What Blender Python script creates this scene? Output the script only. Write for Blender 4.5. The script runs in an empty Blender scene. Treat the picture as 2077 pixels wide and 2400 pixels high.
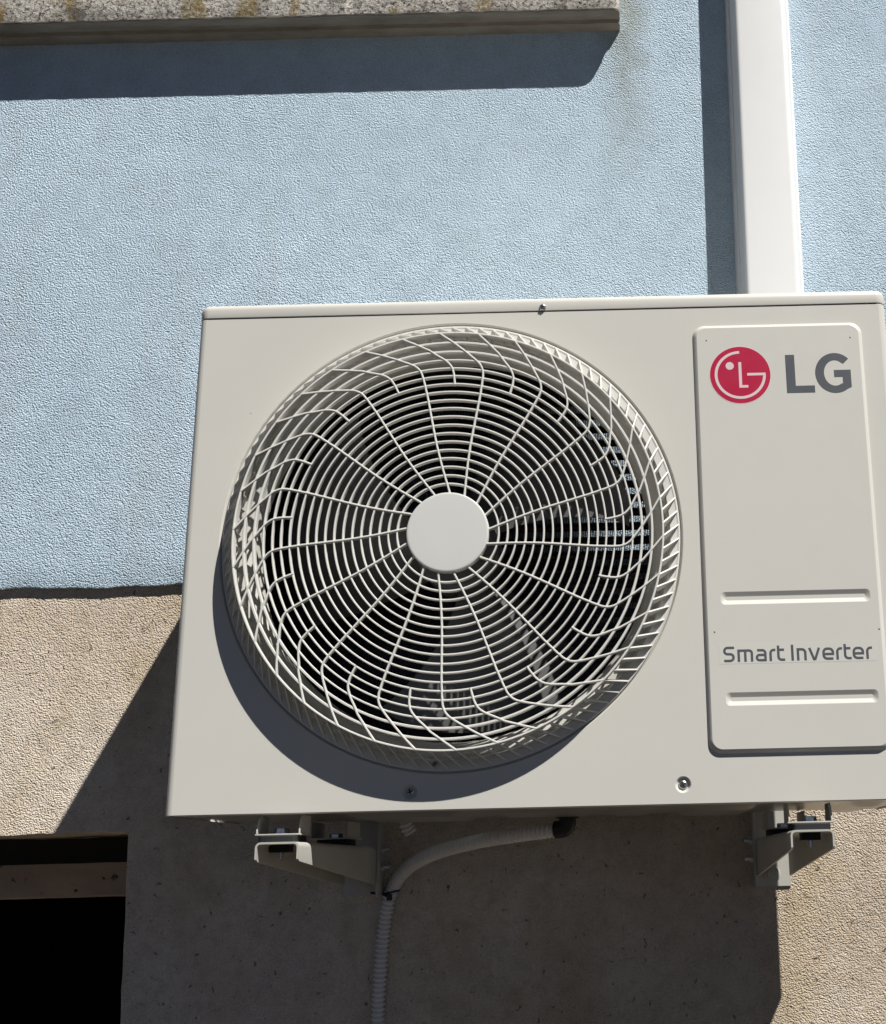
import bpy, bmesh, math, random
from mathutils import Vector, Matrix
random.seed(7)
C = bpy.context.scene
PI = math.pi
G = 1660.0                      # height of the unit's bottom edge above the ground (mm)

# ------------------------------------------------------------------ camera
cam = bpy.data.cameras.new("camera")
cam_o = bpy.data.objects.new("camera", cam)
C.collection.objects.link(cam_o)
cam_o.location = (0.54175, -1.48338, (G - 62.87) / 1000)
cam_o.rotation_euler = (1.8407825, 0.0224291, 0.0074740)
cam.sensor_fit = 'HORIZONTAL'
cam.sensor_width = 36
cam.lens = 51.56
cam.shift_x = -0.2106
cam.clip_start = 0.05
cam.clip_end = 2000
C.camera = cam_o
C.render.resolution_x, C.render.resolution_y = 886, 1024

# ------------------------------------------------------------------ light
SUN_TO = Vector((1.0, -1.0, 1.95)).normalized()      # towards the sun
w = bpy.data.worlds.new("World")
C.world = w
w.use_nodes = True
nt = w.node_tree
bg = nt.nodes['Background']
sky = nt.nodes.new('ShaderNodeTexSky')
sky.sky_type = 'NISHITA'
sky.sun_disc = False
sky.air_density = 0.15
sky.dust_density = 0.0
sky.sun_elevation = math.asin(SUN_TO.z)
sky.sun_rotation = math.atan2(SUN_TO.x, SUN_TO.y)
nt.links.new(sky.outputs[0], bg.inputs[0])
bg.inputs[1].default_value = 0.05
sun = bpy.data.lights.new("sun", 'SUN')
sun.energy = 5.0
sun.angle = math.radians(0.5)
sun.color = (1.0, 0.968, 0.92)
sun_o = bpy.data.objects.new("sun", sun)
C.collection.objects.link(sun_o)
sun_o.location = (3, -3, 8)
sun_o.rotation_euler = (-SUN_TO).to_track_quat('-Z', 'Y').to_euler()
C.view_settings.view_transform = 'Standard'
C.view_settings.look = 'None'
C.view_settings.exposure = 0.5
C.view_settings.gamma = 1.0
C.view_settings.use_curve_mapping = False
C.render.engine = 'CYCLES'
C.cycles.max_bounces = 8

# ------------------------------------------------------------------ materials
def new_mat(name):
    m = bpy.data.materials.new(name)
    m.use_nodes = True
    return m, m.node_tree, m.node_tree.nodes['Principled BSDF']

def ramp(nt, fac, stops):
    r = nt.nodes.new('ShaderNodeValToRGB')
    e = r.color_ramp.elements
    while len(e) < len(stops): e.new(0.5)
    for i, (p, c) in enumerate(stops):
        e[i].position = p
        e[i].color = (c[0], c[1], c[2], 1) if isinstance(c, (tuple, list)) else (c, c, c, 1)
    nt.links.new(fac, r.inputs[0])
    return r.outputs[0]

def noise(nt, vec, scale, detail=3, rough=0.5, dist=0.0):
    n = nt.nodes.new('ShaderNodeTexNoise')
    n.inputs['Scale'].default_value = scale
    n.inputs['Detail'].default_value = detail
    n.inputs['Roughness'].default_value = rough
    n.inputs['Distortion'].default_value = dist
    nt.links.new(vec, n.inputs['Vector'])
    return n.outputs['Fac']

def coords(nt, scale=(1, 1, 1), rot=(0, 0, 0)):
    g = nt.nodes.new('ShaderNodeNewGeometry')
    mp = nt.nodes.new('ShaderNodeMapping')
    mp.inputs['Scale'].default_value = scale
    mp.inputs['Rotation'].default_value = rot
    nt.links.new(g.outputs['Position'], mp.inputs['Vector'])
    return mp.outputs[0]

def mix(nt, fac, a, b, mode='MIX'):
    m = nt.nodes.new('ShaderNodeMix')
    m.data_type = 'RGBA'
    m.blend_type = mode
    for k, v in ((0, fac), (6, a), (7, b)):
        if hasattr(v, 'links'): nt.links.new(v, m.inputs[k])
        elif k == 0: m.inputs[0].default_value = v
        else: m.inputs[k].default_value = (v[0], v[1], v[2], 1)
    return m.outputs[2]

def math_(nt, op, a, b=None, c=None):
    m = nt.nodes.new('ShaderNodeMath')
    m.operation = op
    for k, v in enumerate((a, b, c)):
        if v is None: continue
        if hasattr(v, 'links'): nt.links.new(v, m.inputs[k])
        else: m.inputs[k].default_value = v
    return m.outputs[0]

def bump(nt, bs, height, strength, dist, prev=None):
    b = nt.nodes.new('ShaderNodeBump')
    b.inputs['Strength'].default_value = strength
    b.inputs['Distance'].default_value = dist
    nt.links.new(height, b.inputs['Height'])
    if prev is not None: nt.links.new(prev, b.inputs['Normal'])
    nt.links.new(b.outputs[0], bs.inputs['Normal'])
    return b.outputs[0]

def paint(name, col, rough=0.4, spec=0.5, metal=0.0, var=0.04, bumpd=0.0, bscale=900):
    m, t, b = new_mat(name)
    v = coords(t)
    n = noise(t, v, 6, 4, 0.6)
    lo = tuple(c * (1 - var) for c in col); hi = tuple(min(1, c * (1 + var)) for c in col)
    t.links.new(ramp(t, n, [(0.3, lo), (0.7, hi)]), b.inputs['Base Color'])
    r = noise(t, v, 40, 3)
    t.links.new(ramp(t, r, [(0.2, max(0, rough - .05)), (0.8, rough + .06)]), b.inputs['Roughness'])
    b.inputs['Metallic'].default_value = metal
    b.inputs['Specular IOR Level'].default_value = spec
    if bumpd: bump(t, b, noise(t, v, bscale, 2), 0.5, bumpd)
    return m

def stucco(name, stops, grain, streak, dirt_col, height, pits=0.0, patch=None):
    m, t, b = new_mat(name)
    v = coords(t)
    big = noise(t, v, 3.0, 5, 0.6, 0.3)
    col = ramp(t, big, stops)
    if patch:
        pc, lo, hi, sc = patch
        col = mix(t, ramp(t, noise(t, coords(t, (1, 1, .6)), sc, 4, .6, .4), [(lo, 0.0), (hi, 0.75)]), col, pc)
    # rain streaks
    vs = coords(t, (1, 1, 0.12))
    st = ramp(t, noise(t, vs, streak, 4, .55), [(0.56, 0.0), (0.78, 0.5)])
    col = mix(t, st, col, dirt_col)
    mott = ramp(t, noise(t, coords(t), 38, 5, .65), [(.30, (.80, .78, .76)), (.55, (1, 1, 1))])
    col = mix(t, .8 if pits else .35, col, mott, 'MULTIPLY')
    # stucco grain
    vg = coords(t, (0.92, 1, 1.08), (0, 0.3, 0))
    g1 = noise(t, vg, grain * .8, 3, .6, .5)
    vor = t.nodes.new('ShaderNodeTexVoronoi')
    vor.inputs['Scale'].default_value = grain * 1.25
    vor.feature = 'SMOOTH_F1'
    vor.inputs['Smoothness'].default_value = .35
    t.links.new(vg, vor.inputs['Vector'])
    h = math_(t, 'SUBTRACT', math_(t, 'MULTIPLY', g1, 1.1), math_(t, 'MULTIPLY', vor.outputs['Distance'], .75))
    h = math_(t, 'MULTIPLY', h, ramp(t, noise(t, coords(t, (1, 1, 1.5)), 9, 3, .6), [(.32, .85), (.66, 1.15)]))
    lf = noise(t, v, 22, 3)
    h = math_(t, 'ADD', h, math_(t, 'MULTIPLY', lf, 0.6))
    # colour darker in the hollows of the grain
    hol = ramp(t, h, [(0.30, (.72, .72, .72)), (0.52, (1, 1, 1))])
    col = mix(t, .5, col, hol, 'MULTIPLY')
    if pits:
        pn = noise(t, coords(t, (1, 1, .9), (0, .6, 0)), 110, 2, .5, .8)
        pm = ramp(t, pn, [(0.675, 0.0), (0.735, 1.0)])
        col = mix(t, math_(t, 'MULTIPLY', pm, .7), col, (.12, .10, .08))
        h = math_(t, 'SUBTRACT', h, math_(t, 'MULTIPLY', pm, pits))
    t.links.new(col, b.inputs['Base Color'])
    b.inputs['Roughness'].default_value = .92
    b.inputs['Specular IOR Level'].default_value = .2
    bump(t, b, h, 1.0, height)
    return m, t, b, col

M = {}
M['panel'] = paint('powder_coat_beige', (.575, .563, .515), .38, .4, var=.015, bumpd=.00006)
M['orifice'] = paint('orifice_plastic', (.50, .49, .45), .45, .4, var=.03)
M['grille'] = paint('grille_plastic', (.645, .635, .595), .42, .4, var=.02)
M['hub'] = paint('hub_plastic', (.60, .60, .575), .40, .4, var=.015)
M['duct'] = paint('duct_plastic', (.75, .755, .745), .35, .4, var=.015)
M['hose'] = paint('hose_plastic', (.72, .70, .68), .5, .4, var=.06)
M['black'] = paint('black_rubber', (.018, .018, .02), .6, .3)
M['black_plastic'] = paint('black_plastic', (.012, .012, .014), .4, .4)
M['blade'] = paint('fan_blade_plastic', (.085, .086, .088), .34, .4)
M['inner'] = paint('dark_inside_metal', (.035, .035, .037), .6, .3)
M['zinc'] = paint('zinc_steel', (.62, .63, .65), .28, .5, metal=.95)
M['pan'] = paint('galvanised_pan', (.42, .40, .36), .32, .5, metal=.75)
M['screw'] = paint('screw_steel', (.5, .5, .5), .3, .5, metal=.9)
M['slot'] = paint('screw_recess', (.03, .03, .03), .6, .2)
M['bracket'] = paint('bracket_paint', (.44, .43, .39), .42, .4, var=.04)
M['coil'] = paint('coil_aluminium', (.06, .06, .063), .4, .5, metal=.6)
M['tube'] = paint('coil_tube', (.10, .09, .085), .4, .5, metal=.6)
M['red'] = paint('logo_red', (.42, .006, .045), .4, .4, var=.03)
M['mark'] = paint('logo_pale', (.66, .55, .55), .4, .4, var=.01)
M['grey_ink'] = paint('lettering_grey', (.085, .092, .105), .4, .4, var=.02)
M['film'] = paint('sticker_film', (.587, .577, .533), .3, .4, var=.01)
M['frame_grey'] = paint('hose_clip', (.02, .02, .02), .5, .3)
M['room'] = paint('dark_room', (.012, .012, .012), .9, .1)  # near-black colour stands in for the lack of light inside
M['slot_shade'] = paint('slot_shade_paint', (.05, .047, .038), .9, .1)  # shade tone for the gap over the beam

M['blue'], t, b, col = stucco('blue_stucco',
    [(0.25, (.495, .625, .735)), (0.5, (.53, .66, .765)), (0.75, (.565, .69, .79))], 350, 9, (.44, .49, .52), .0031)
# greenish grey run-off streak below the sill's right end
g = t.nodes.new('ShaderNodeNewGeometry'); sp = t.nodes.new('ShaderNodeSeparateXYZ')
t.links.new(g.outputs['Position'], sp.inputs[0])
wob = math_(t, 'MULTIPLY', math_(t, 'SUBTRACT', noise(t, coords(t), 14, 3), .5), .10)
dx = math_(t, 'ABSOLUTE', math_(t, 'ADD', math_(t, 'SUBTRACT', sp.outputs[0], .545), wob))
fx = math_(t, 'SUBTRACT', 1.0, math_(t, 'MULTIPLY', dx, 1 / .055)); fx = math_(t, 'MAXIMUM', fx, 0.0)
mr = t.nodes.new('ShaderNodeMapRange')
for k, v_ in ((1, (G + 1020) / 1000), (2, (G + 1330) / 1000), (3, 0.0), (4, 1.0)): mr.inputs[k].default_value = v_
t.links.new(sp.outputs[2], mr.inputs[0])
fm = math_(t, 'MULTIPLY', math_(t, 'MULTIPLY', fx, mr.outputs[0]), .62)
t.links.new(mix(t, fm, col, (.25, .25, .19)), b.inputs['Base Color'])

M['beige'], t, b, col = stucco('beige_render',
    [(0.28, (.56, .47, .37)), (0.5, (.69, .595, .485)), (0.72, (.76, .68, .58))], 350, 10, (.50, .42, .34), .0026, pits=1.0,
    patch=((.52, .42, .28), .50, .72, 5.5))

# concrete sill with lichen
m, t, b = new_mat('lichen_concrete')
v = coords(t)
base = ramp(t, noise(t, v, 165, 6, .75, .5), [(0.38, (.05, .043, .035)), (0.44, (.22, .195, .165)), (0.49, (.56, .52, .46)), (0.66, (.74, .71, .65))])
och = ramp(t, math_(t, 'MULTIPLY', noise(t, coords(t, (1, 1, .35)), 16, 4, .6), ramp(t, noise(t, v, 4.5, 2), [(.42, .75), (.62, 1.1)])), [(0.575, 0.0), (0.66, .85)])
base = mix(t, och, base, (.28, .19, .06))
dk = math_(t, 'MAXIMUM', ramp(t, noise(t, v, 22, 4, .6), [(.54, 0.0), (.70, .75)]), ramp(t, noise(t, coords(t, (1, 1, 1.6)), 6.5, 5, .7), [(.52, 0.0), (.68, .8)]))
base = mix(t, dk, base, (.10, .085, .07))
gp = t.nodes.new('ShaderNodeNewGeometry'); sx = t.nodes.new('ShaderNodeSeparateXYZ')
t.links.new(gp.outputs['Position'], sx.inputs[0])
wx = math_(t, 'ADD', sx.outputs[0], math_(t, 'MULTIPLY', math_(t, 'SUBTRACT', noise(t, v, 18, 3), .5), .03))
acc = None
for c_, w_ in ((-.186, .026), (-.098, .024), (-.014, .010), (.31, .02)):
    q = math_(t, 'MAXIMUM', math_(t, 'SUBTRACT', 1.0, math_(t, 'MULTIPLY', math_(t, 'ABSOLUTE', math_(t, 'SUBTRACT', wx, c_)), 1 / w_)), 0.0)
    acc = q if acc is None else math_(t, 'MAXIMUM', acc, q)
och2 = math_(t, 'MULTIPLY', ramp(t, acc, [(.05, 0.0), (.45, .85)]), ramp(t, noise(t, v, 95, 4, .6), [(.40, 0.35), (.58, 1.0)]))
base = mix(t, och2, base, (.26, .175, .045))
org = ramp(t, noise(t, coords(t), 31, 1, .3), [(0.775, 0.0), (0.80, 1.0)])
base = mix(t, org, base, (.55, .13, .04))
t.links.new(base, b.inputs['Base Color'])
b.inputs['Roughness'].default_value = .95
bump(t, b, noise(t, v, 160, 5, .7), .9, .0035)
M['concrete'] = m
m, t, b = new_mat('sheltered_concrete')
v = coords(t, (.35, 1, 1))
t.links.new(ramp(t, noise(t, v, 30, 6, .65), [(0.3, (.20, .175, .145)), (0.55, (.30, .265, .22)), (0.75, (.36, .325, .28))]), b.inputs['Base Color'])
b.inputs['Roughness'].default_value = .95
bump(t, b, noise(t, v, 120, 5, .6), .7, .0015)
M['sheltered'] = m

# flaking timber / steel lintel beam
m, t, b = new_mat('old_painted_beam')
v = coords(t)
c1 = ramp(t, noise(t, coords(t, (.3, 1, 1)), 14, 5, .6), [(0.3, (.27, .20, .145)), (0.7, (.40, .32, .245))])
sp_ = ramp(t, noise(t, v, 48, 3, .5), [(.64, 0.0), (.70, 1.0)])
t.links.new(mix(t, sp_, c1, (.035, .025, .018)), b.inputs['Base Color'])
b.inputs['Roughness'].default_value = .9
bump(t, b, noise(t, v, 60, 4), .6, .002)
M['beam'] = m

# unseen ground: brown soil, kept dark to limit bounce light
m, t, b = new_mat('dark_soil_yard')
v = coords(t)
t.links.new(ramp(t, noise(t, v, 2.5, 6, .65), [(0.3, (.017, .014, .010)), (0.7, (.030, .025, .019))]), b.inputs['Base Color'])
b.inputs['Roughness'].default_value = .95
bump(t, b, noise(t, v, 120, 4), .6, .004)
M['ground'] = m

# ------------------------------------------------------------------ helpers
ORG = {}
def tag(o, label=None, cat=None, group=None, kind=None):
    if label: o['label'] = label
    if cat: o['category'] = cat
    if group: o['group'] = group
    if kind: o['kind'] = kind

def thing(name, label, cat, loc, group=None):
    o = bpy.data.objects.new(name, None)
    o.empty_display_size = .05
    C.collection.objects.link(o)
    o.location = (loc[0] / 1000, loc[1] / 1000, (loc[2] + G) / 1000)
    ORG[o.name] = Vector(loc)
    tag(o, label, cat, group)
    return o

def org_of(p):
    return ORG.get(p.name, Vector((0, 0, -G))) if p else Vector((0, 0, -G))

def finish_mesh(name, bm, mat, angle=32, recalc=True):
    under = mat if isinstance(mat, tuple) else None
    bmesh.ops.remove_doubles(bm, verts=bm.verts, dist=1e-4)
    if recalc: bmesh.ops.recalc_face_normals(bm, faces=bm.faces)
    fl = bm.faces.layers.int.get('flat')
    for f in bm.faces: f.smooth = not (fl and f[fl])
    for f in bm.faces:
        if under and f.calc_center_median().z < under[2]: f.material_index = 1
    for e in bm.edges:
        if len(e.link_faces) != 2 or e.calc_face_angle(0) > math.radians(angle): e.smooth = False
    for v in bm.verts: v.co /= 1000.0
    me = bpy.data.meshes.new(name)
    bm.to_mesh(me); bm.free()
    for mm in (mat[:2] if isinstance(mat, (list, tuple)) else [mat]): me.materials.append(M[mm])
    return me

def obj(name, bm, mat, parent=None, angle=32, bevel=0, local=False, label=None):
    """bm is in world millimetres (z = 0 at the unit's bottom edge) unless local."""
    if not local:
        d = org_of(parent)
        for v in bm.verts: v.co -= d
    me = finish_mesh(name, bm, mat, angle)
    o = bpy.data.objects.new(name, me)
    C.collection.objects.link(o)
    if parent:
        o.parent = parent
        ORG[o.name] = org_of(parent)
    if bevel:
        md = o.modifiers.new('bevel', 'BEVEL')
        md.width = bevel / 1000; md.segments = 2; md.limit_method = 'ANGLE'; md.angle_limit = math.radians(40)
    if label: o['label'] = label
    return o

def box(bm, x0, x1, y0, y1, z0, z1):
    vs = [bm.verts.new(p) for p in ((x0, y0, z0), (x1, y0, z0), (x1, y1, z0), (x0, y1, z0), (x0, y0, z1), (x1, y0, z1), (x1, y1, z1), (x0, y1, z1))]
    for f in ((0, 3, 2, 1), (4, 5, 6, 7), (0, 1, 5, 4), (1, 2, 6, 5), (2, 3, 7, 6), (3, 0, 4, 7)): bm.faces.new([vs[i] for i in f])

def loft(bm, loops, closed=True, cap0=False, cap1=False):
    rows = [[bm.verts.new(p) for p in L] for L in loops]
    n = len(rows[0])
    for a, b in zip(rows, rows[1:]):
        for i in range(n if closed else n - 1):
            j = (i + 1) % n
            bm.faces.new((a[i], a[j], b[j], b[i]))
    if cap0: bm.faces.new(rows[0])
    if cap1: bm.faces.new(rows[-1][::-1])
    return rows

def lathe(bm, prof, c, n=96, axis='y', closed_prof=False):
    """prof: list of (radius, position along axis)."""
    loops = []
    for r, y in prof:
        L = []
        for i in range(n):
            a = 2 * PI * i / n
            if axis == 'y': L.append((c[0] + r * math.cos(a), c[1] + y, c[2] + r * math.sin(a)))
            elif axis == 'x': L.append((c[0] + y, c[1] + r * math.cos(a), c[2] + r * math.sin(a)))
            else: L.append((c[0] + r * math.cos(a), c[1] + r * math.sin(a), c[2] + y))
        loops.append(L)
    if closed_prof: loops.append(loops[0])
    loft(bm, loops, True, not closed_prof and prof[0][0] > 0 and prof[0][0] < 0, False)
    return loops

def fan_cap(bm, loop, centre):
    c = bm.verts.new(centre)
    vs = [bm.verts.new(p) for p in loop]
    for i in range(len(vs)): bm.faces.new((c, vs[i], vs[(i + 1) % len(vs)]))

def prism(bm, poly, axis, lo, hi):
    def P(a, b, t): return {'x': (t, a, b), 'y': (a, t, b), 'z': (a, b, t)}[axis]
    A = [bm.verts.new(P(a, b, lo)) for a, b in poly]
    B = [bm.verts.new(P(a, b, hi)) for a, b in poly]
    n = len(poly)
    bm.faces.new(A); bm.faces.new(B[::-1])
    for i in range(n): bm.faces.new((A[i], B[i], B[(i + 1) % n], A[(i + 1) % n]))

def rrect(x0, x1, z0, z1, r, n=8):
    P = []
    for cx, cz, a0 in ((x1 - r, z1 - r, 0), (x0 + r, z1 - r, 90), (x0 + r, z0 + r, 180), (x1 - r, z0 + r, 270)):
        for i in range(n + 1):
            a = math.radians(a0 + 90 * i / n)
            P.append((cx + r * math.cos(a), cz + r * math.sin(a)))
    return P

def circle(cx, cz, r, n=32):
    return [(cx + r * math.cos(2 * PI * i / n), cz + r * math.sin(2 * PI * i / n)) for i in range(n)]

def fill_xz(bm, loops, y):
    """flat face in the plane y with holes."""
    es = []
    fl = bm.faces.layers.int.get('flat') or bm.faces.layers.int.new('flat')
    for L in loops:
        vs = [bm.verts.new((a, y, b)) for a, b in L]
        es += [bm.edges.new((vs[i], vs[(i + 1) % len(vs)])) for i in range(len(vs))]
    old = set(bm.faces)
    bmesh.ops.triangle_fill(bm, use_beauty=True, use_dissolve=False, edges=es, normal=(0, -1, 0))
    for f in bm.faces:
        if f not in old: f[fl] = 1

def sweep(bm, pts, radii, n=16, cap=True, up=Vector((0, 1, 0.01))):
    pts = [Vector(p) for p in pts]
    loops = []
    u = None
    for i, p in enumerate(pts):
        tg = (pts[min(i + 1, len(pts) - 1)] - pts[max(i - 1, 0)]).normalized()
        if u is None:
            u = (up - tg * up.dot(tg)).normalized()
        else:
            u = (u - tg * u.dot(tg)).normalized()
        wv = tg.cross(u)
        r = radii[i] if isinstance(radii, list) else radii
        loops.append([tuple(p + (u * math.cos(2 * PI * k / n) + wv * math.sin(2 * PI * k / n)) * r) for k in range(n)])
    loft(bm, loops, True, cap, cap)

def catmull(P, step):
    P = [Vector(p) for p in P]
    P = [2 * P[0] - P[1]] + P + [2 * P[-1] - P[-2]]
    out = []
    for i in range(1, len(P) - 2):
        n = max(2, int((P[i + 1] - P[i]).length / step))
        for k in range(n):
            s = k / n
            a, b_, c, d = P[i - 1], P[i], P[i + 1], P[i + 2]
            out.append(.5 * ((2 * b_) + (c - a) * s + (2 * a - 5 * b_ + 4 * c - d) * s * s + (3 * b_ - a - 3 * c + d) * s ** 3))
    out.append(P[-2])
    # resample evenly
    res = [out[0]]; acc = 0
    for a, b_ in zip(out, out[1:]):
        L = (b_ - a).length
        while acc + L >= step:
            a = a + (b_ - a) * ((step - acc) / L)
            L = (b_ - a).length
            res.append(a.copy()); acc = 0
        acc += L
    return res

# ------------------------------------------------------------------ setting
bm = bmesh.new()
S = 300000
vs = [bm.verts.new(p) for p in ((-S, -S, -G), (S, -S, -G), (S, S, -G), (-S, S, -G))]
bm.faces.new(vs)
tag(obj('ground', bm, 'ground'), kind='structure')

D = 445.0; DB = 436.0
house = thing('house', 'house front of pale blue stucco over rough beige render with a dark opening', 'house', (0, D, -G))

# blue stucco coat: front face, ragged lower edge, underside
bm = bmesh.new()
xs = [-5000, -2500, -1200] + [-700 + 5 * i for i in range(181)] + [260, 600, 1400, 3000, 5000]
n1 = [(random.random() - .5) for _ in xs]
low = []; 
for i, x in enumerate(xs):
    jit = 1.6 * n1[i] + 1.2 * math.sin(x / 37.0) + .8 * math.sin(x / 13.0 + 1)
    low.append(jit if -700 <= x <= 210 else 0)
rows = []
for k in range(6):
    row = []
    for i, x in enumerate(xs):
        if k == 0: p = (x, D + 4, 369 + low[i] * .3)
        elif k == 1: p = (x, D - 5, 367.6 + low[i])
        elif k == 2: p = (x, DB + .8, 368.4 + low[i])
        elif k == 3: p = (x, DB, 371 + low[i] * .6)
        elif k == 4: p = (x, DB, 420)
        else: p = (x, DB, 4200)
        row.append(p)
    rows.append(row)
loft(bm, rows, False)
obj('upper_wall', bm, 'blue', house, label='pale blue stucco wall above the seam')

# beige render with the opening
OX0, OX1, OZ0, OZ1 = -1700.0, -207.0, -1200.0, -2.0
bm = bmesh.new()
right = []
zz = OZ1
nz = 60
for i in range(nz + 1):
    z = OZ1 + (OZ0 - OZ1) * i / nz
    x = -212 + 9.5 * min(1, (OZ1 - z) / 260) + random.uniform(-.8, .8)
    right.append((x, z))
top = []
for i in range(60):
    x = OX0 + (-213.5 - OX0) * i / 60
    top.append((x, OZ1 + 1.2 * math.sin(x / 55.0) + random.uniform(-.7, .7)))
hole = top + right + [(OX0, OZ0)]
fill_xz(bm, [[(-5000, -G), (5000, -G), (5000, 372), (-5000, 372)], hole], D)
loft(bm, [[(a, D, b_) for a, b_ in hole], [(a + .6, D + 4, b_ + .8) for a, b_ in hole], [(a + .6, D + 330, b_ + .8) for a, b_ in hole]], True)
obj('lower_wall', bm, 'beige', house, label='rough beige rendered wall below the seam')
# room behind, its darkness put into near-black walls
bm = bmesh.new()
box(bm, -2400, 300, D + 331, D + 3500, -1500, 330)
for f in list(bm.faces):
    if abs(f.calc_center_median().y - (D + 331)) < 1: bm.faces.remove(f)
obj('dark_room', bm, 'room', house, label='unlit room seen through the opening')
# added dark panel that paints the shade in the slot above the beam
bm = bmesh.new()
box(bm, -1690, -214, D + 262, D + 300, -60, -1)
obj('slot_shade_panel', bm, 'slot_shade', house)
bm = bmesh.new()
prof = [(D + 180, -43.5), (D + 180, -93), (D + 182, -96), (D + 240, -97), (D + 244, -92), (D + 244, -43.5)]
xsb = [-1690 + (1690 - 206) * i / 40 for i in range(41)]
loft(bm, [[(x, y, z + .5 * math.sin(x / 60) + random.uniform(-.4, .4)) for y, z in prof] for x in xsb], True, True, True)
obj('lintel_beam', bm, 'beam', house, label='weathered brown beam across the dark opening')

# window sill of lichen covered concrete
bm = bmesh.new()
ZB = 1344.0; P_ = 59.0
prof = [(0, 2), (0, 88), (P_ - 4, 84), (P_, 80), (P_, 3), (P_ - 2, 0), (P_ * .66, .5), (P_ * .62, 5.5), (P_ * .42, 5.5), (P_ * .38, -.5), (8, -1.5), (0, -1)]
random.seed(3)
xss = [-4000, -2500, -1400] + [-700 + 12 * i for i in range(101)] + [512, 528, 533, 537, 540, 541.4, 542]
loops = []
for x in xss:
    inset = 0
    if x > 528: inset = 9 * (1 - math.sqrt(max(0, 1 - ((x - 528) / 14.0) ** 2)))
    L = []
    for d, z in prof:
        j = random.uniform(-.5, .5) if -700 <= x <= 512 else 0
        dd = d * (1 - inset / P_) if d > 20 else d
        zz = ZB + z + j * (1.5 if z < 10 else 1)
        L.append((x, DB + .5 - dd, zz))
    loops.append(L)
loft(bm, loops, True, False, True)
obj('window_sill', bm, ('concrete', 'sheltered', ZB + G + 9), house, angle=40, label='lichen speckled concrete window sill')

# ------------------------------------------------------------------ cable duct
duct = thing('cable_duct', 'white plastic pipe duct running up the blue wall behind the air conditioner', 'duct', (780, DB, 560))
def lean(p, piv=(780, 845), a=math.radians(.46)):
    x, y, z = p
    return (x + (z - piv[1]) * math.tan(a), y, z)
def extr(bm, prof, z0, z1):
    loft(bm, [[lean((x, y, z0)) for x, y in prof], [lean((x, y, z1)) for x, y in prof]], True, True, True)
def arc_prof(pts, r, n=5):
    """round the corners of an open/closed 2D profile."""
    out = []
    N = len(pts)
    for i in range(N):
        p0, p1, p2 = Vector(pts[i - 1]), Vector(pts[i]), Vector(pts[(i + 1) % N])
        rr = r[i]
        if rr <= 0: out.append(tuple(p1)); continue
        a = p1 + (p0 - p1).normalized() * rr; b_ = p1 + (p2 - p1).normalized() * rr
        for k in range(n + 1):
            s = k / n
            q = a * (1 - s) ** 2 + p1 * 2 * s * (1 - s) + b_ * s * s
            out.append(tuple(q))
    return out
bm = bmesh.new()
extr(bm, arc_prof([(729, DB - 24), (734.5, DB - 62), (820, DB - 62), (829, DB - 24)], [0, 7, 8, 0]), 300, 3600)
obj('duct_cover', bm, 'duct', duct)
bm = bmesh.new()
extr(bm, arc_prof([(723.5, DB + 1), (726.5, DB - 26), (831.5, DB - 26), (835, DB + 1)], [0, 1.5, 1.5, 0]), 300, 3600)
obj('duct_base', bm, 'duct', duct)

# ------------------------------------------------------------------ air conditioner
W, H, DEP = 870.0, 614.5, 315.0
ac = thing('air_conditioner', 'off white outdoor air conditioner with one big round fan grille, hung on wall brackets', 'air conditioner', (435, 157, 0))
CX, CZ = 323.6, 320.3
SCREWS = [(281.0, 21.5), (594.0, 22.5)]
RB = 9.0
# front panel with its wrapped sides
bm = bmesh.new()
N = 144
holes = [circle(CX, CZ, 280.5, N)] + [circle(x, z, 9.5, 28) for x, z in SCREWS]
zt = H - 1.2
fill_xz(bm, [[(RB, 1.2), (W - RB, 1.2), (W - RB, zt), (RB, zt)]] + holes, 0.0)
side = []
for s in (0, 1):
    pr = [((RB - RB * math.sin(i * PI / 12)), RB - RB * math.cos(i * PI / 12)) for i in range(7)] + [(0, DEP)]
    if s: pr = [(W - x, y) for x, y in pr]
    loft(bm, [[(x, y, 1.2) for x, y in pr], [(x, y, zt) for x, y in pr]], False)
    for z0, z1 in ((1.2, 0), (zt, H)):
        loft(bm, [[(x, y, z0) for x, y in pr], [(x + (1.0 if not s else -1.0) * (1 if y > 0 else 0), y + (1.0 if y < RB else 0), z1) for x, y in pr]], False)
# bottom and top folds
loft(bm, [[(RB, 0, 1.2), (W - RB, 0, 1.2)], [(RB, .5, .3), (W - RB, .5, .3)], [(RB, 1.4, 0), (W - RB, 1.4, 0)], [(RB, 16, 0), (W - RB, 16, 0)]], False)
loft(bm, [[(RB, 0, zt), (W - RB, 0, zt)], [(RB, .4, H - .3), (W - RB, .4, H - .3)], [(RB, 1.3, H), (W - RB, 1.3, H)], [(RB, 14, H), (W - RB, 14, H)]], False)
# pressed lip round the fan opening
lathe(bm, [(280.5, 0), (279.6, .5), (278.6, 2.6), (277.8, 4.2), (276.5, 5)], (CX, 0, CZ), N)
for x, z in SCREWS:
    lathe(bm, [(9.5, 0), (8.6, .4), (6.6, 3.0), (5.6, 3.4)], (x, 0, z), 28)
    fan_cap(bm, [(x + 5.6 * math.cos(2 * PI * i / 28), 3.4, z + 5.6 * math.sin(2 * PI * i / 28)) for i in range(28)], (x, 3.4, z))
# little scratch / dent left of the grille
obj('front_panel', bm, 'panel', ac, angle=25)

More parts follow.
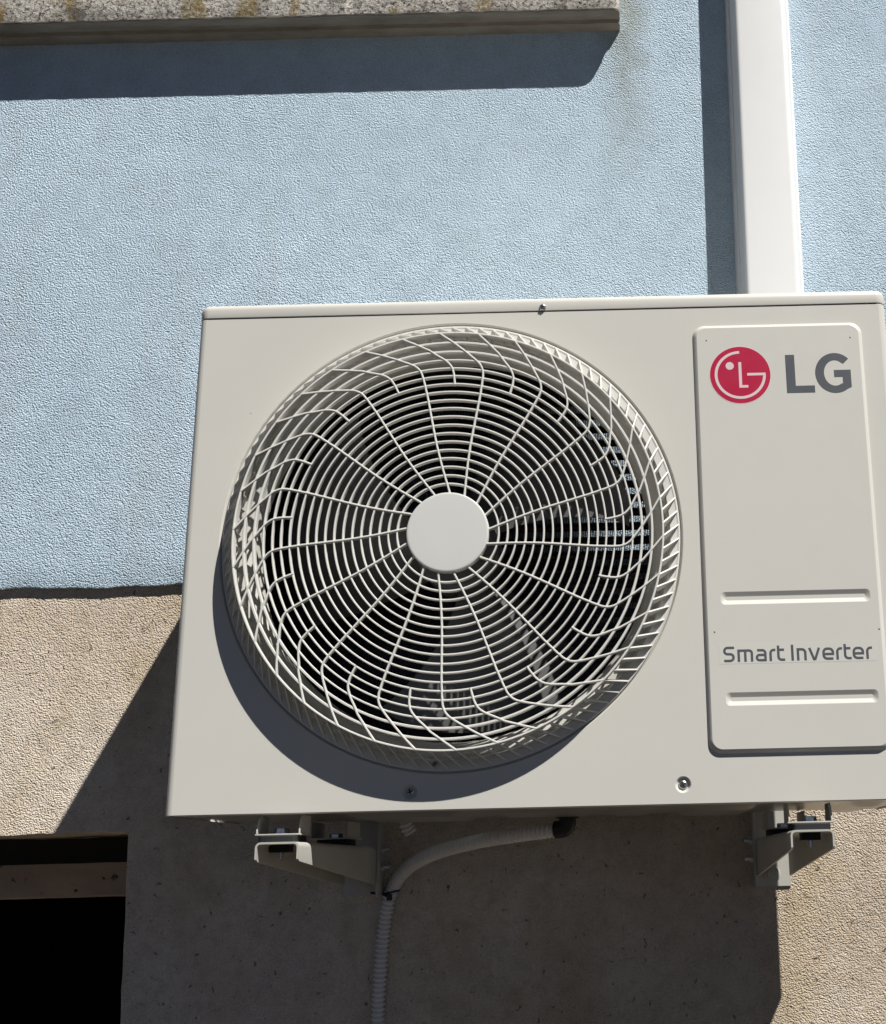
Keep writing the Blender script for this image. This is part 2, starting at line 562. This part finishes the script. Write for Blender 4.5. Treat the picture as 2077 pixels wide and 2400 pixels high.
# orifice ring behind the grille
bm = bmesh.new()
lathe(bm, [(279, 9), (268, 15), (262, 15.5), (257, 16), (252, 18), (247, 22), (243, 28), (241, 36), (240, 46), (241, 47), (246, 47), (264, 24), (279, 12), (279, 9)], (CX, 0, CZ), N)
obj('fan_orifice', bm, 'orifice', ac)

# inside casing (dark): divider, floor, roof
bm = bmesh.new()
box(bm, 612, 614, 22, 300, 8, 606)
box(bm, 4, 866, 24, 300, 604, 606)
box(bm, 4, 612, 47, 49, 560, 604); box(bm, 4, 612, 47, 49, 8, 80)
obj('inner_casing', bm, 'inner', ac)

# lid
bm = bmesh.new()
def lid_loop(ins, z, r):
    return [(x, y, z) for x, y in rrect(-1.2 + ins, W + 1.2 - ins, -1.2 + ins, DEP + 2 - ins, max(r - ins, 2), 6)]
LL = [lid_loop(3.0, 616.6, 13), lid_loop(1.0, 615.0, 13), lid_loop(.2, 615.3, 13), lid_loop(0, 616.0, 13), lid_loop(0, 625.5, 13)]
for i in range(1, 7):
    a = i * PI / 12
    LL.append(lid_loop(9 * (1 - math.cos(a)), 625.5 + 9 * math.sin(a), 13))
loft(bm, LL, True, False, True)
obj('lid', bm, 'panel', ac)

# base pan with pressed ribs
bm = bmesh.new()
nx, ny = 120, 22
def pan_z(x, y):
    z = 2.0
    for x0, x1 in ((190, 330), (360, 480), (500, 560), (590, 690), (790, 840)):
        if x0 < x < x1 and 60 < y < 285:
            e = min(x - x0, x1 - x, (y - 60), (285 - y)) / 14
            z -= 6.0 * min(1, e) * (1 if (int(x0) // 10) % 2 else .6)
    return z
rows = []
for j in range(ny + 1):
    y = 3 + (DEP - 2) * j / ny
    rows.append([(5 + (W - 10) * i / nx, y, pan_z(5 + (W - 10) * i / nx, y)) for i in range(nx + 1)])
rows = [[(x, 3, 10) for x, y, z in rows[0]]] + rows + [[(x, y, 22) for x, y, z in rows[-1]]]
loft(bm, rows, False)
obj('base_pan', bm, 'pan', ac, angle=60)

# screws
def screw(x, y, z, r, parent):
    bm = bmesh.new()
    lp = lathe(bm, [(r, 0), (r, -.8), (r * .86, -1.8), (r * .55, -2.5)], (x, y, z), 20)
    fan_cap(bm, lp[-1], (x, y - 2.7, z))
    s = obj('screw', bm, 'screw', parent)
    bm = bmesh.new()
    for rot in (.4, .4 + PI / 2):
        c, s_ = math.cos(rot), math.sin(rot)
        L, t_ = r * .62, r * .15
        q = [(-L, -t_), (L, -t_), (L, t_), (-L, t_)]
        prism(bm, [(x + a * c - b_ * s_, z + a * s_ + b_ * c) for a, b_ in q], 'y', y - 2.9 - (.02 if rot > 1 else 0), y - 1.2)
    obj('cross_slot', bm, 'slot', s)
for x, z in SCREWS: screw(x, 3.4, z, 5.2, ac)
screw(435.8, -1.2, 619.3, 4.4, ac)
screw(CX - 14, 1.2, CZ - 268, 3.6, ac)
for x, z in ((72, 486), (739.4, -1000), ):
    if z < 0: continue
    bm = bmesh.new()
    prism(bm, [(x - .5, z - 1.2), (x + .5, z - .6), (x + .9, z + 1.1), (x - .1, z + .4)], 'y', -.05, .05)
    obj('paint_chip', bm, 'slot', ac)

# ---- fan grille
gr_bm = bmesh.new()
RIM = 255.5; YF = -28.0
def ring_mesh(bm, r, w_, y0, y1, n=120):
    ro, ri = r + w_ / 2, r - w_ / 2
    b_ = min(.5, w_ * .25)
    lathe(bm, [(ri, y1), (ri, y0 + b_), (ri + b_, y0), (ro - b_, y0), (ro, y0 + b_), (ro, y1), (ri, y1)], (0, 0, 0), n)
ring_mesh(gr_bm, RIM, 2.4, YF, YF + 12, N)
# flat foot ring of the grille
lathe(gr_bm, [(276.8, 4.6), (276.8, 1.2), (276.0, .5), (274.4, .5), (273.8, 1.0), (265.2, 1.4), (264.2, 2.2), (261.5, 13), (263, 15), (268, 8), (276.8, 4.6)], (0, 0, 0), N)
gr = obj('fan_grille', gr_bm, 'grille', ac, local=True)
gr.location = ((CX - 435) / 1000, -157 / 1000, CZ / 1000)
ORG[gr.name] = Vector((CX, 0, CZ))
def sub(name, me, rot=0.0):
    o = bpy.data.objects.new(name, me)
    C.collection.objects.link(o)
    o.parent = gr
    o.rotation_euler = (0, -rot, 0)       # counter-clockwise seen from the front
    return o
RINGS = [60.4, 71, 81.8, 92.7, 103.3, 114, 124.7, 135.4, 146.1, 156.8, 167.3, 178, 188.2, 198.6, 208.8, 219.5, 230.6, 242.6]
for i, r in enumerate(RINGS):
    bm = bmesh.new()
    outer = i >= 16
    ring_mesh(bm, r, 2.9 if outer else 2.15, YF + .4, YF + (9 if outer else 6.5), N)
    sub('ring', finish_mesh('ring', bm, 'grille'))
# spokes: angle (deg) against radius, same swirl on every spoke
PROF = [(46, -11.5), (53, -9.2), (65, -5.9), (79, -3.5), (93, -2.0), (110, -.9), (127, -.35), (147, 0), (174, .35), (195, .8), (204, 1.1), (209, 1.5), (213, 2.1), (217, 3.0), (221, 4.4), (225.5, 6.0), (231, 7.9), (240.5, 11.0), (248, 13.4), (RIM, 15.6)]
SHORT = [(187.2, -.1), (195, .15), (202, .45), (207, .8), (211, 1.3), (215, 2.1), (219, 3.2), (223, 4.6), (227, 6.0), (234.5, 8.2), (244, 11.6), (RIM, 15.2)]
def spoke_mesh(prof, w_=2.3):
    bm = bmesh.new()
    pts = [Vector((r * math.cos(math.radians(a)), r * math.sin(math.radians(a)))) for r, a in prof]
    loops = []
    for i, p in enumerate(pts):
        tg = (pts[min(i + 1, len(pts) - 1)] - pts[max(0, i - 1)]).normalized()
        n_ = Vector((-tg.y, tg.x))
        h = w_ / 2; e = .5
        y0, y1 = YF - .25, YF + 6.0
        L = []
        for off, y in ((-h, y1), (-h, y0 + e), (-h + e, y0), (h - e, y0), (h, y0 + e), (h, y1)):
            q = p + n_ * off
            L.append((q.x, y, q.y))
        loops.append(L)
    loft(bm, loops, True, True, True)
    return finish_mesh('spoke', bm, 'grille', angle=40)
me_l, me_s = spoke_mesh(PROF), spoke_mesh(SHORT)
PH = 56.35
STEP = 360 / 17
for k in range(17):
    sub('spoke', me_l, math.radians(PH + k * STEP))
    sub('spoke', me_s, math.radians(PH + 10.85 + k * STEP))
# slanting fins between rim and foot ring
bm = bmesh.new()
a1 = math.radians(4.3)
A = Vector((RIM + .6, 0)); B = Vector((275.2 * math.cos(a1), 275.2 * math.sin(a1)))
tg = (B - A).normalized(); n_ = Vector((-tg.y, tg.x)) * .85
def P3(p, y): return (p.x, y, p.y)
q = [(A, YF + .5), (B, -.2), (B, 3.5), (A - (A.normalized() * 0), 3.5)]
vs = []
for sgn in (-1, 1):
    vs.append([bm.verts.new(P3(p + n_ * sgn, y)) for p, y in q])
a_, b_ = vs
bm.faces.new(a_); bm.faces.new(b_[::-1])
for i in range(4): bm.faces.new((a_[i], b_[i], b_[(i + 1) % 4], a_[(i + 1) % 4]))
me_f = finish_mesh('fin', bm, 'grille')
for k in range(102):
    sub('fin', me_f, math.radians(PH + 15.6 + k * 360 / 102))
# hub cap
bm = bmesh.new()
lp = lathe(bm, [(48.8, YF + 8), (48.8, YF - 1.0), (48.4, YF - 1.8), (47.6, YF - 2.2), (46.8, YF - 2.35), (45.5, YF - 2.4), (20, YF - 2.45)], (0, 0, 0), 96)
fan_cap(bm, lp[-1], (0, YF - 2.46, 0))
sub('hub_cap', finish_mesh('hub_cap', bm, 'hub'))

# ---- fan: three dark blades on a hub
bm = bmesh.new()
lp = lathe(bm, [(52, 120), (52, 62), (46, 56), (20, 54)], (CX, 0, CZ), 48)
fan_cap(bm, lp[-1], (CX, 53.5, CZ))
fan = obj('fan_rotor', bm, 'blade', ac)
def blade(th0):
    bm = bmesh.new()
    rows_f, rows_b = [], []
    nr, na = 12, 14
    for i in range(nr + 1):
        r = 50 + (226 - 50) * i / nr
        s = i / nr
        half = math.radians(30 + 7 * s)
        swirl = math.radians(-16 * s)
        row = []
        for j in range(na + 1):
            u = -1 + 2 * j / na
            rr = r - (0 if i < nr else 10 * abs(u) ** 4)
            a = math.radians(th0) + swirl + half * u
            y = 104 + u * (22 + 44 * s) - 9 * (1 - u * u)
            row.append((CX + rr * math.cos(a), y, CZ + rr * math.sin(a)))
        rows_f.append(row)
    loft(bm, rows_f, False)
    loft(bm, [[(x, y + 3, z) for x, y, z in R_] for R_ in rows_f], False)
    return obj('blade', bm, 'blade', fan, angle=60)
for th in (-62, 58, 178): blade(th)

# motor and its upright bracket
bm = bmesh.new()
lathe(bm, [(1, 122), (40, 122), (46, 128), (46, 190), (40, 196), (1, 196)], (CX, 0, CZ), 40)
for x in (CX - 42, CX + 22):
    box(bm, x, x + 18, 200, 214, 8, 604)
obj('fan_motor', bm, 'inner', ac)

# condenser coil: tubes and fine upright fins
bm = bmesh.new()
x = 12.0
while x < 606:
    box(bm, x, x + 1.1, 262, 292, 10, 602)
    x += 2.4
coil = obj('condenser_fins', bm, 'coil', ac)
coil['kind'] = 'stuff'
bm = bmesh.new()
lathe(bm, [(4.9, 0), (4.9, 600)], (0, 0, 0), 10, axis='x')
me_t = finish_mesh('coil_tube', bm, 'tube')
for k in range(28):
    o = bpy.data.objects.new('coil_tube', me_t)
    C.collection.objects.link(o); o.parent = ac
    o.location = ((10 - 435) / 1000, (269 - 157) / 1000, (22 + 21 * k) / 1000)
    o = o.copy(); C.collection.objects.link(o)
    o.location = ((10 - 435) / 1000, (286 - 157) / 1000, (29 + 21 * k) / 1000)

# ---- raised service panel on the right with logo and lettering
bm = bmesh.new()
X0, X1, Z0, Z1, HP = 624.5, 837.0, 56.0, 588.5, 4.6
ins = [(0, .6), (0, -.5), (.5, -1.2), (3.6, -HP + .5), (4.8, -HP)]
LL = []
for d, y in ins:
    LL.append([(a, y, b_) for a, b_ in rrect(X0 + d, X1 - d, Z0 + d, Z1 - d, 15 - d * .6, 8)])
loft(bm, LL, True)
def stadium(x0, x1, zc, h, d):
    r = h / 2 - d
    return rrect(x0 + d, x1 - d, zc - r, zc + r, min(5.0, r * .95), 6)
slots = [(645.5, 823.0, 237.3, 15.5), (646.5, 824.0, 118.0, 15.5)]
DOTS = [(641, 567), (821.5, 566.5), (636.5, 197), (830.3, 196)]
top_l = [(a, b_) for a, _, b_ in LL[-1]]
fill_xz(bm, [top_l] + [stadium(*s, 0) for s in slots] + [circle(x, z, 1.1, 10) for x, z in DOTS], -HP)
for s in slots:
    Ls = []
    for d, y in ((0, -HP), (.9, -HP + .3), (4.6, -HP + 2.2), (5.6, -HP + 2.5)):
        Ls.append([(a, y, b_) for a, b_ in stadium(*s, d)])
    loft(bm, Ls, True)
    fill_xz(bm, [[(a, b_) for a, _, b_ in Ls[-1]]], -HP + 2.5)
for x, z in DOTS:
    lathe(bm, [(1.1, -HP), (.9, -HP + 1.5)], (x, 0, z), 10)
    fan_cap(bm, [(x + .9 * math.cos(2 * PI * i / 10), -HP + 1.5, z + .9 * math.sin(2 * PI * i / 10)) for i in range(10)], (x, -HP + 1.5, z))
plate = obj('service_panel', bm, 'panel', ac, angle=25)

def ribbon(bm, pts, w_, y, close=False, thick=.12, square=True):
    """flat stroke of constant width in the xz plane."""
    P = [Vector(p) for p in pts]
    n = len(P)
    L, R_ = [], []
    for i in range(n):
        if close: a, b_ = P[i - 1], P[(i + 1) % n]
        else: a, b_ = P[max(0, i - 1)], P[min(n - 1, i + 1)]
        d0 = (P[i] - a); d1 = (b_ - P[i])
        d0 = d0.normalized() if d0.length > 1e-9 else d1.normalized()
        d1 = d1.normalized() if d1.length > 1e-9 else d0
        n0 = Vector((-d0.y, d0.x)); n1 = Vector((-d1.y, d1.x))
        mm = (n0 + n1).normalized()
        k = 1 / max(.35, mm.dot(n0))
        L.append(P[i] + mm * w_ / 2 * k); R_.append(P[i] - mm * w_ / 2 * k)
    lf = [bm.verts.new((q.x, y, q.y)) for q in L]; rf = [bm.verts.new((q.x, y, q.y)) for q in R_]
    lb = [bm.verts.new((q.x, y + thick, q.y)) for q in L]; rb = [bm.verts.new((q.x, y + thick, q.y)) for q in R_]
    for i in range(n if close else n - 1):
        j = (i + 1) % n
        bm.faces.new((lf[i], lf[j], rf[j], rf[i]))
        bm.faces.new((lf[i], lb[i], lb[j], lf[j]))
        bm.faces.new((rf[i], rf[j], rb[j], rb[i]))
    if not close:
        bm.faces.new((lf[0], rf[0], rb[0], lb[0])); bm.faces.new((lf[-1], lb[-1], rb[-1], rf[-1]))

YT = -HP - .14
# red round emblem
LX, LZ, LR = 681.6, 520.0, 37.6
bm = bmesh.new()
prism(bm, circle(LX, LZ, LR, 72), 'y', YT, -HP + .05)
obj('emblem_disc', bm, 'red', plate)
bm = bmesh.new()
Y2 = YT - .13
ring_pts = [(LX + LR * .80 * math.cos(math.radians(a)), LZ + LR * .80 * math.sin(math.radians(a))) for a in range(90, 359, 4)]
ring_pts += [(LX + LR * .795, LZ + LR * .012)]
ribbon(bm, ring_pts, LR * .092, Y2)
obj('emblem_mark', bm, 'mark', plate)
bm = bmesh.new()
ribbon(bm, [(LX + LR * .841, LZ + LR * .012), (LX + LR * .23, LZ + LR * .012)], LR * .092, Y2 - .05)
obj('emblem_mark', bm, 'mark', plate)
bm = bmesh.new()
prism(bm, [(LX + a * LR, LZ + b_ * LR) for a, b_ in ((-.047, .45), (.05, .45), (.05, -.365), (.25, -.365), (.25, -.455), (-.047, -.455))], 'y', Y2, YT + .01)
obj('emblem_mark', bm, 'mark', plate)
bm = bmesh.new()
prism(bm, circle(LX - .335 * LR, LZ + .325 * LR, .137 * LR, 28), 'y', Y2, YT + .01)
obj('emblem_mark', bm, 'mark', plate)
# pale hairline round the disc
bm = bmesh.new()
ribbon(bm, circle(LX, LZ, LR + .35, 96), .7, YT + .03, close=True)
obj('emblem_edge', bm, 'mark', plate)

# big grey letters L and G
bm = bmesh.new()
prism(bm, [(738.6, 545.2), (750.0, 545.2), (750.0, 503.8), (773.6, 503.8), (773.6, 494.4), (738.6, 494.4)], 'y', YT, -HP + .05)
obj('letter', bm, 'grey_ink', plate)
gx, gz = 799.6, 519.7
ro_x, ro_z = 24.6, 26.6
ri_x, ri_z = 13.6, 16.9
bm = bmesh.new()
outer = [(gx + ro_x * math.cos(math.radians(a)), gz + ro_z * math.sin(math.radians(a))) for a in range(46, 307, 5)]
inner = [(gx + ri_x * math.cos(math.radians(a)), gz + ri_z * math.sin(math.radians(a))) for a in range(46, 307, 5)]
inner[0] = (gx + 11.0, gz + 12.0)
outer[0] = (gx + 17.6, gz + 18.7)
poly_out = outer + [(819.3, 500.6), (819.3, 523.6)]
poly_in = [(798.4, 523.6), (798.4, 514.2), (808.8, 514.2), (808.8, 504.9)] + inner[::-1]
def strip_letter(bm, loop):
    es = []
    vs = [bm.verts.new((a, YT, b_)) for a, b_ in loop]
    es = [bm.edges.new((vs[i], vs[(i + 1) % len(vs)])) for i in range(len(vs))]
    bmesh.ops.triangle_fill(bm, use_beauty=True, edges=es, normal=(0, -1, 0))
    loft(bm, [[(a, YT, b_) for a, b_ in loop], [(a, -HP + .05, b_) for a, b_ in loop]], True)
strip_letter(bm, poly_out + poly_in)
obj('letter', bm, 'grey_ink', plate)

# sticker film + "Smart Inverter"
bm = bmesh.new()
prism(bm, rrect(640.8, 826.0, 159.0, 183.2, .6, 2), 'y', -HP - .10, -HP + .05)
obj('sticker', bm, 'film', plate)
YS = -HP - .22
SW = 2.85
def arcp(cx, cz, rx, rz, a0, a1, n=8):
    return [(cx + rx * math.cos(math.radians(a0 + (a1 - a0) * i / n)), cz + rz * math.sin(math.radians(a0 + (a1 - a0) * i / n))) for i in range(n + 1)]
BZ = 161.2; XH = 14.6; CAP = 18.2
h2 = SW / 2
def letter(strokes):
    bm = bmesh.new()
    for k, s in enumerate(strokes): ribbon(bm, s, SW, YS - .012 * k, thick=.2)
    obj('letter', bm, 'grey_ink', plate)
def cx_(c): return 646.0 + (c - 398.0) / 1192.0 * 174.4
def S_():
    l, r = cx_(400) + h2 * .6, cx_(488) - h2
    t_, b0 = BZ + CAP - h2, BZ + h2
    mz = (t_ + b0) / 2 + .2
    rr = (t_ - mz) / 2; r2 = (mz - b0) / 2
    up = [(r + 1.0, t_), (l + rr, t_)] + arcp(l + rr, t_ - rr, rr, rr, 90, 270)[1:]
    dn = [(r - r2, mz)] + arcp(r - r2, mz - r2, r2, r2, 90, -90)[1:] + [(l - .6, b0)]
    letter([up + dn])
S_()
def m_():
    l, r = cx_(510) + h2, cx_(635) - h2
    c = (l + r) / 2; t_ = BZ + XH - h2; rd = 3.2
    letter([[(l, BZ), (l, t_ + h2 * .98)], [(l - h2 * .9, t_), (r - rd, t_)] + arcp(r - rd, t_ - rd, rd, rd, 90, 0)[1:] + [(r, BZ)], [(c, t_), (c, BZ)]])
m_()
def a_():
    l, r = cx_(655) + h2, cx_(743) - h2
    t_ = BZ + XH - h2; b0 = BZ + h2; mz = (t_ + b0) / 2 + .3; rd = 3.4; rb = (mz - b0) / 2
    letter([[(l + .6, t_), (r - rd, t_)] + arcp(r - rd, t_ - rd, rd, rd, 90, 0)[1:] + [(r, BZ)],
            [(r, mz), (l + rb, mz)] + arcp(l + rb, mz - rb, rb, rb, 90, 270)[1:] + [(r, b0)]])
a_()
def r_(c0, c1):
    l, r = cx_(c0) + h2, cx_(c1)
    t_ = BZ + XH - h2; rd = 4.0
    letter([[(l, BZ), (l, t_ - rd)] + arcp(l + rd, t_ - rd, rd, rd, 180, 90)[1:] + [(r, t_)]])
r_(765, 815)
def t_letter(c0, c1):
    l, r = cx_(c0) + h2, cx_(c1)
    b0 = BZ + h2; t_ = BZ + XH - h2; rd = 3.8
    letter([[(l, BZ + CAP), (l, b0 + rd)] + arcp(l + rd, b0 + rd, rd, rd, 180, 270)[1:] + [(r, b0)], [(l, t_), (r - .8, t_)]])
t_letter(828, 890)
letter([[((cx_(938) + cx_(962)) / 2, BZ), ((cx_(938) + cx_(962)) / 2, BZ + CAP + .6)]])
def n_letter():
    l, r = cx_(985) + h2, cx_(1063) - h2
    tt = BZ + XH - h2; rd = 4.0
    letter([[(l, BZ), (l, tt + h2 * .98)], [(l - h2 * .9, tt), (r - rd, tt)] + arcp(r - rd, tt - rd, rd, rd, 90, 0)[1:] + [(r, BZ)]])
n_letter()
l, r = cx_(1080) + h2, cx_(1172) - h2
letter([[(l - .4, BZ + XH), ((l + r) / 2 - .75, BZ + 1.3), ((l + r) / 2 + .75, BZ + 1.3), (r + .4, BZ + XH)]])
def e_letter(c0, c1):
    l, r = cx_(c0) + h2, cx_(c1) - h2
    tt = BZ + XH - h2; b0 = BZ + h2; rd = 4.2; mz = BZ + XH * .47
    letter([[(l + h2 * .9, mz), (r - h2 * .9, mz)], [(r, mz - h2), (r, tt - rd)] + arcp(r - rd, tt - rd, rd, rd, 0, 90)[1:] + arcp(l + rd, tt - rd, rd, rd, 90, 180) + arcp(l + rd, b0 + rd, rd, rd, 180, 270) + [(r + .2, b0)]])
e_letter(1190, 1284)
r_(1300, 1350)
t_letter(1362, 1422)
e_letter(1432, 1524)
r_(1540, 1590)

# feet of the unit: bent sheet metal, open to the front
def foot(x0, x1):
    bm = bmesh.new()
    th = 1.8
    for x in (x0, x1 - th):
        prism(bm, [(8, -21.5), (9, -14), (13, -6), (20, -.6), (54, -.6), (54, -21.5)], 'x', x, x + th)
    box(bm, x0 - 1, x1 + 1, 8, 54, -23.3, -21.5)
    return obj('foot', bm, 'bracket', ac, bevel=.4)
foot(104.5, 155); foot(713, 763.5)
def rear_foot(x0, x1):
    bm = bmesh.new()
    for x in (x0, x1 - 1.8): box(bm, x, x + 1.8, 255, 330, -21.5, -.6)
    box(bm, x0 - 3, x1 + 3, 255, 330, -23.3, -21.5)
    obj('foot', bm, 'bracket', ac, bevel=.4)
rear_foot(104.5, 155); rear_foot(713, 763.5)

# drain elbow under the base pan
bm = bmesh.new()
el = [(447, 262, 2), (447, 262, -6)] + [(447 - 9 * (1 - math.cos(a)), 262 + 3 * (1 - math.cos(a)), -8 - 9 * math.sin(a)) for a in [i * PI / 12 for i in range(7)]] + [(430, 267, -17.6)]
sweep(bm, el, 11.5, 18)
lathe(bm, [(1, 1), (16, 1), (16, -3), (1, -3)], (447, 262, 0), 20, axis='z')
obj('drain_elbow', bm, 'black_plastic', ac)

# ------------------------------------------------------------------ wall brackets
def bracket(x0, x1, flange_right, fc, label):
    cx = (x0 + x1) / 2
    b_ = thing('wall_bracket', label, 'bracket', (cx, 400, -100), 'brackets carrying the air conditioner')
    YFr = -35.0; ZT = -31.5; th = 2.2; YW = 405.0
    bm = bmesh.new()
    r = 6
    # inverted channel: lower edge slants down to the wall
    yy = [YFr, YFr + 6, 20, 150, 280, YW]
    loops = []
    for y in yy:
        zb = -52 - (y - YFr) / (YW - YFr) * 33 if y > YFr else -50
        o = [(x0, zb), (x0, ZT - r)] + [(x0 + r - r * math.cos(a), ZT - r + r * math.sin(a)) for a in (PI / 8, PI / 4, 3 * PI / 8)] + [(x0 + r, ZT), (x1 - r, ZT)] + \
            [(x1 - r + r * math.sin(a), ZT - r + r * math.cos(a)) for a in (PI / 8, PI / 4, 3 * PI / 8)] + [(x1, ZT - r), (x1, zb)]
        ri = r - th
        i_ = [(x1 - th, zb), (x1 - th, ZT - r)] + [(x1 - r + ri * math.sin(a), ZT - r + ri * math.cos(a)) for a in (3 * PI / 8, PI / 4, PI / 8)] + [(x1 - r, ZT - th), (x0 + r, ZT - th)] + \
             [(x0 + r - ri * math.cos(a), ZT - r + ri * math.sin(a)) for a in (3 * PI / 8, PI / 4, PI / 8)] + [(x0 + th, ZT - r), (x0 + th, zb)]
        loops.append([(a, y, z) for a, z in o + i_])
    loft(bm, loops, True, True, True)
    obj('arm', bm, 'bracket', b_, angle=30, label='channel arm tapering towards the wall')
    # upright wall plate: folded angle
    bm = bmesh.new()
    fx0, fx1 = (x1 + .5, x1 + 3.5) if flange_right else (x0 - 3.5, x0 - .5)
    px0, px1 = (x0 - 8, x1 + 3.5) if flange_right else (x0 - 3.5, x1 + 4)
    box(bm, fx0, fx1, 395, D - 3.2, -100, 8)
    obj('side_flange', bm, 'bracket', b_, bevel=.5)
    bm = bmesh.new()
    box(bm, px0, px1, D - 3, D - .5, -100, 8)
    obj('wall_plate', bm, 'bracket', b_, bevel=.5)
    # bolts through the side flange and the anchor washer on the wall plate
    for z in (-35, -60):
        bm = bmesh.new()
        s = 1 if flange_right else -1
        xf = fx1 if flange_right else fx0
        for rr, l0, l1, n in ((6.5, 0, 5, 6), (3.2, 5, 12, 12)):
            lo = [(rr, l0 * s), (rr, l1 * s)]
            lp = lathe(bm, lo, (xf, 418, z), n, axis='x')
            fan_cap(bm, lp[-1], (xf + l1 * s, 418, z))
        obj('side_bolt', bm, 'zinc', b_)
    bm = bmesh.new()
    lp = lathe(bm, [(13, D - 3), (12, D - 4.5), (6, D - 5), (6, D - 9)], (cx, 0, -83), 24)
    fan_cap(bm, lp[-1], (cx, D - 9, -83))
    obj('anchor', bm, 'bracket', b_)
    # rubber pads, bolts and buffers front and back
    for y0 in (2, 272):
        bm = bmesh.new()
        Ls = [[(a, c, z) for a, c in rrect(fc - 22 + d, fc + 22 - d, y0 + d, y0 + 50 - d, 5, 4)] for z, d in ((-31.3, 1), (-30.3, 0), (-24.6, 0), (-23.4, 1))]
        loft(bm, Ls, True, True, True)
        obj('rubber_pad', bm, 'black', b_)
        bm = bmesh.new()
        Ls = [[(a, c, z) for a, c in rrect(fc - 11, fc + 11, y0 + 8, y0 + 36, 4, 4)] for z in (-42, -33.8)]
        loft(bm, Ls, True, True, True)
        obj('rubber_buffer', bm, 'black', b_)
        bm = bmesh.new()
        yb = y0 + 22
        lp = lathe(bm, [(9.0, -21.4), (9.0, -16.2), (8.0, -15.2)], (fc, yb, 0), 6, axis='z')
        fan_cap(bm, lp[-1], (fc, yb, -15.0))
        obj('bolt', bm, 'zinc', b_)
        bm = bmesh.new()
        lp = lathe(bm, [(3, -42), (3, -50)], (fc, yb, 0), 10, axis='z')
        fan_cap(bm, lp[-1], (fc, yb, -50))
        obj('bolt_end', bm, 'zinc', b_)
        bm = bmesh.new()
        lathe(bm, [(11, -21.5), (11, -20.6), (8, -20.4)], (fc, yb, 0), 20, axis='z')
        obj('washer', bm, 'zinc', b_)
    return b_
bracket(117.0, 165.5, True, 130.5, 'left of the two wall brackets, its arm end catching the sun beside the hose')
bracket(709.5, 758.0, False, 738.5, 'right of the two wall brackets, standing against the sunlit beige render')

# ------------------------------------------------------------------ drain hose
def corrugated(name, ctrl, r, pitch, parent=None, mat='hose'):
    step = pitch / 5
    pts = catmull(ctrl, step)
    rad = []
    for i in range(len(pts)):
        k = i % 5
        rad.append(r * (1.0, 1.0, .76, .60, .78)[k])
    bm = bmesh.new()
    sweep(bm, pts, rad, 20)
    o = obj(name, bm, mat, parent, angle=35)
    return o
HOSE = [(441, 264, -17.6), (415, 272, -19.5), (380, 290, -22.5), (330, 318, -28), (283, 348, -36), (243, 378, -46.5), (212, 404, -60.5), (193, 421, -77), (182.5, 430, -94), (176.5, 433.5, -113), (171.5, 434.5, -150), (168.5, 434.5, -200), (166.3, 434.5, -272), (166, 434.5, -400), (168, 434.5, -700), (165, 434.5, -1200), (168, 434, -G + 10)]
h = corrugated('drain_hose', HOSE, 9.8, 6.6)
tag(h, 'pale grey corrugated drain hose curving from under the unit down the wall', 'hose')
st = corrugated('hose_end', [(214, 338, 14), (216, 338, 0), (219, 339, -8), (224, 341, -17)], 9.8, 6.0)
tag(st, 'short open end of pale corrugated hose hanging under the unit beside the left bracket', 'hose')
# cable tie round hose and bracket
tie = thing('cable_tie', 'black cable tie holding the hose to the foot of the left bracket', 'cable tie', (180, 428, -97))
bm = bmesh.new()
loop = [(181.5 + 11.2 * math.cos(a), 431 + 10.6 * math.sin(a), -96 + 2.5 * math.cos(a)) for a in [2 * PI * i / 32 for i in range(32)]]
for off, in ((0,),):
    A_ = [(x, y, z - 1.6) for x, y, z in loop]; B_ = [(x, y, z + 1.6) for x, y, z in loop]
    c_ = (181.5, 431)
    A2 = [(c_[0] + (x - c_[0]) * 1.1, c_[1] + (y - c_[1]) * 1.1, z) for x, y, z in A_]
    B2 = [(c_[0] + (x - c_[0]) * 1.1, c_[1] + (y - c_[1]) * 1.1, z) for x, y, z in B_]
    loft(bm, [A_, B_, B2, A2, A_], True)
obj('band', bm, 'black_plastic', tie)
bm = bmesh.new()
sweep(bm, [(150, 441, -96), (158, 440, -97), (168, 434, -98.5), (176, 424, -100), (182, 418.6, -101)], 1.7, 8)
obj('tail', bm, 'black_plastic', tie)
bm = bmesh.new()
box(bm, 178, 185.5, 414.5, 420.5, -107, -98)
obj('lock_head', bm, 'black_plastic', tie, bevel=1)
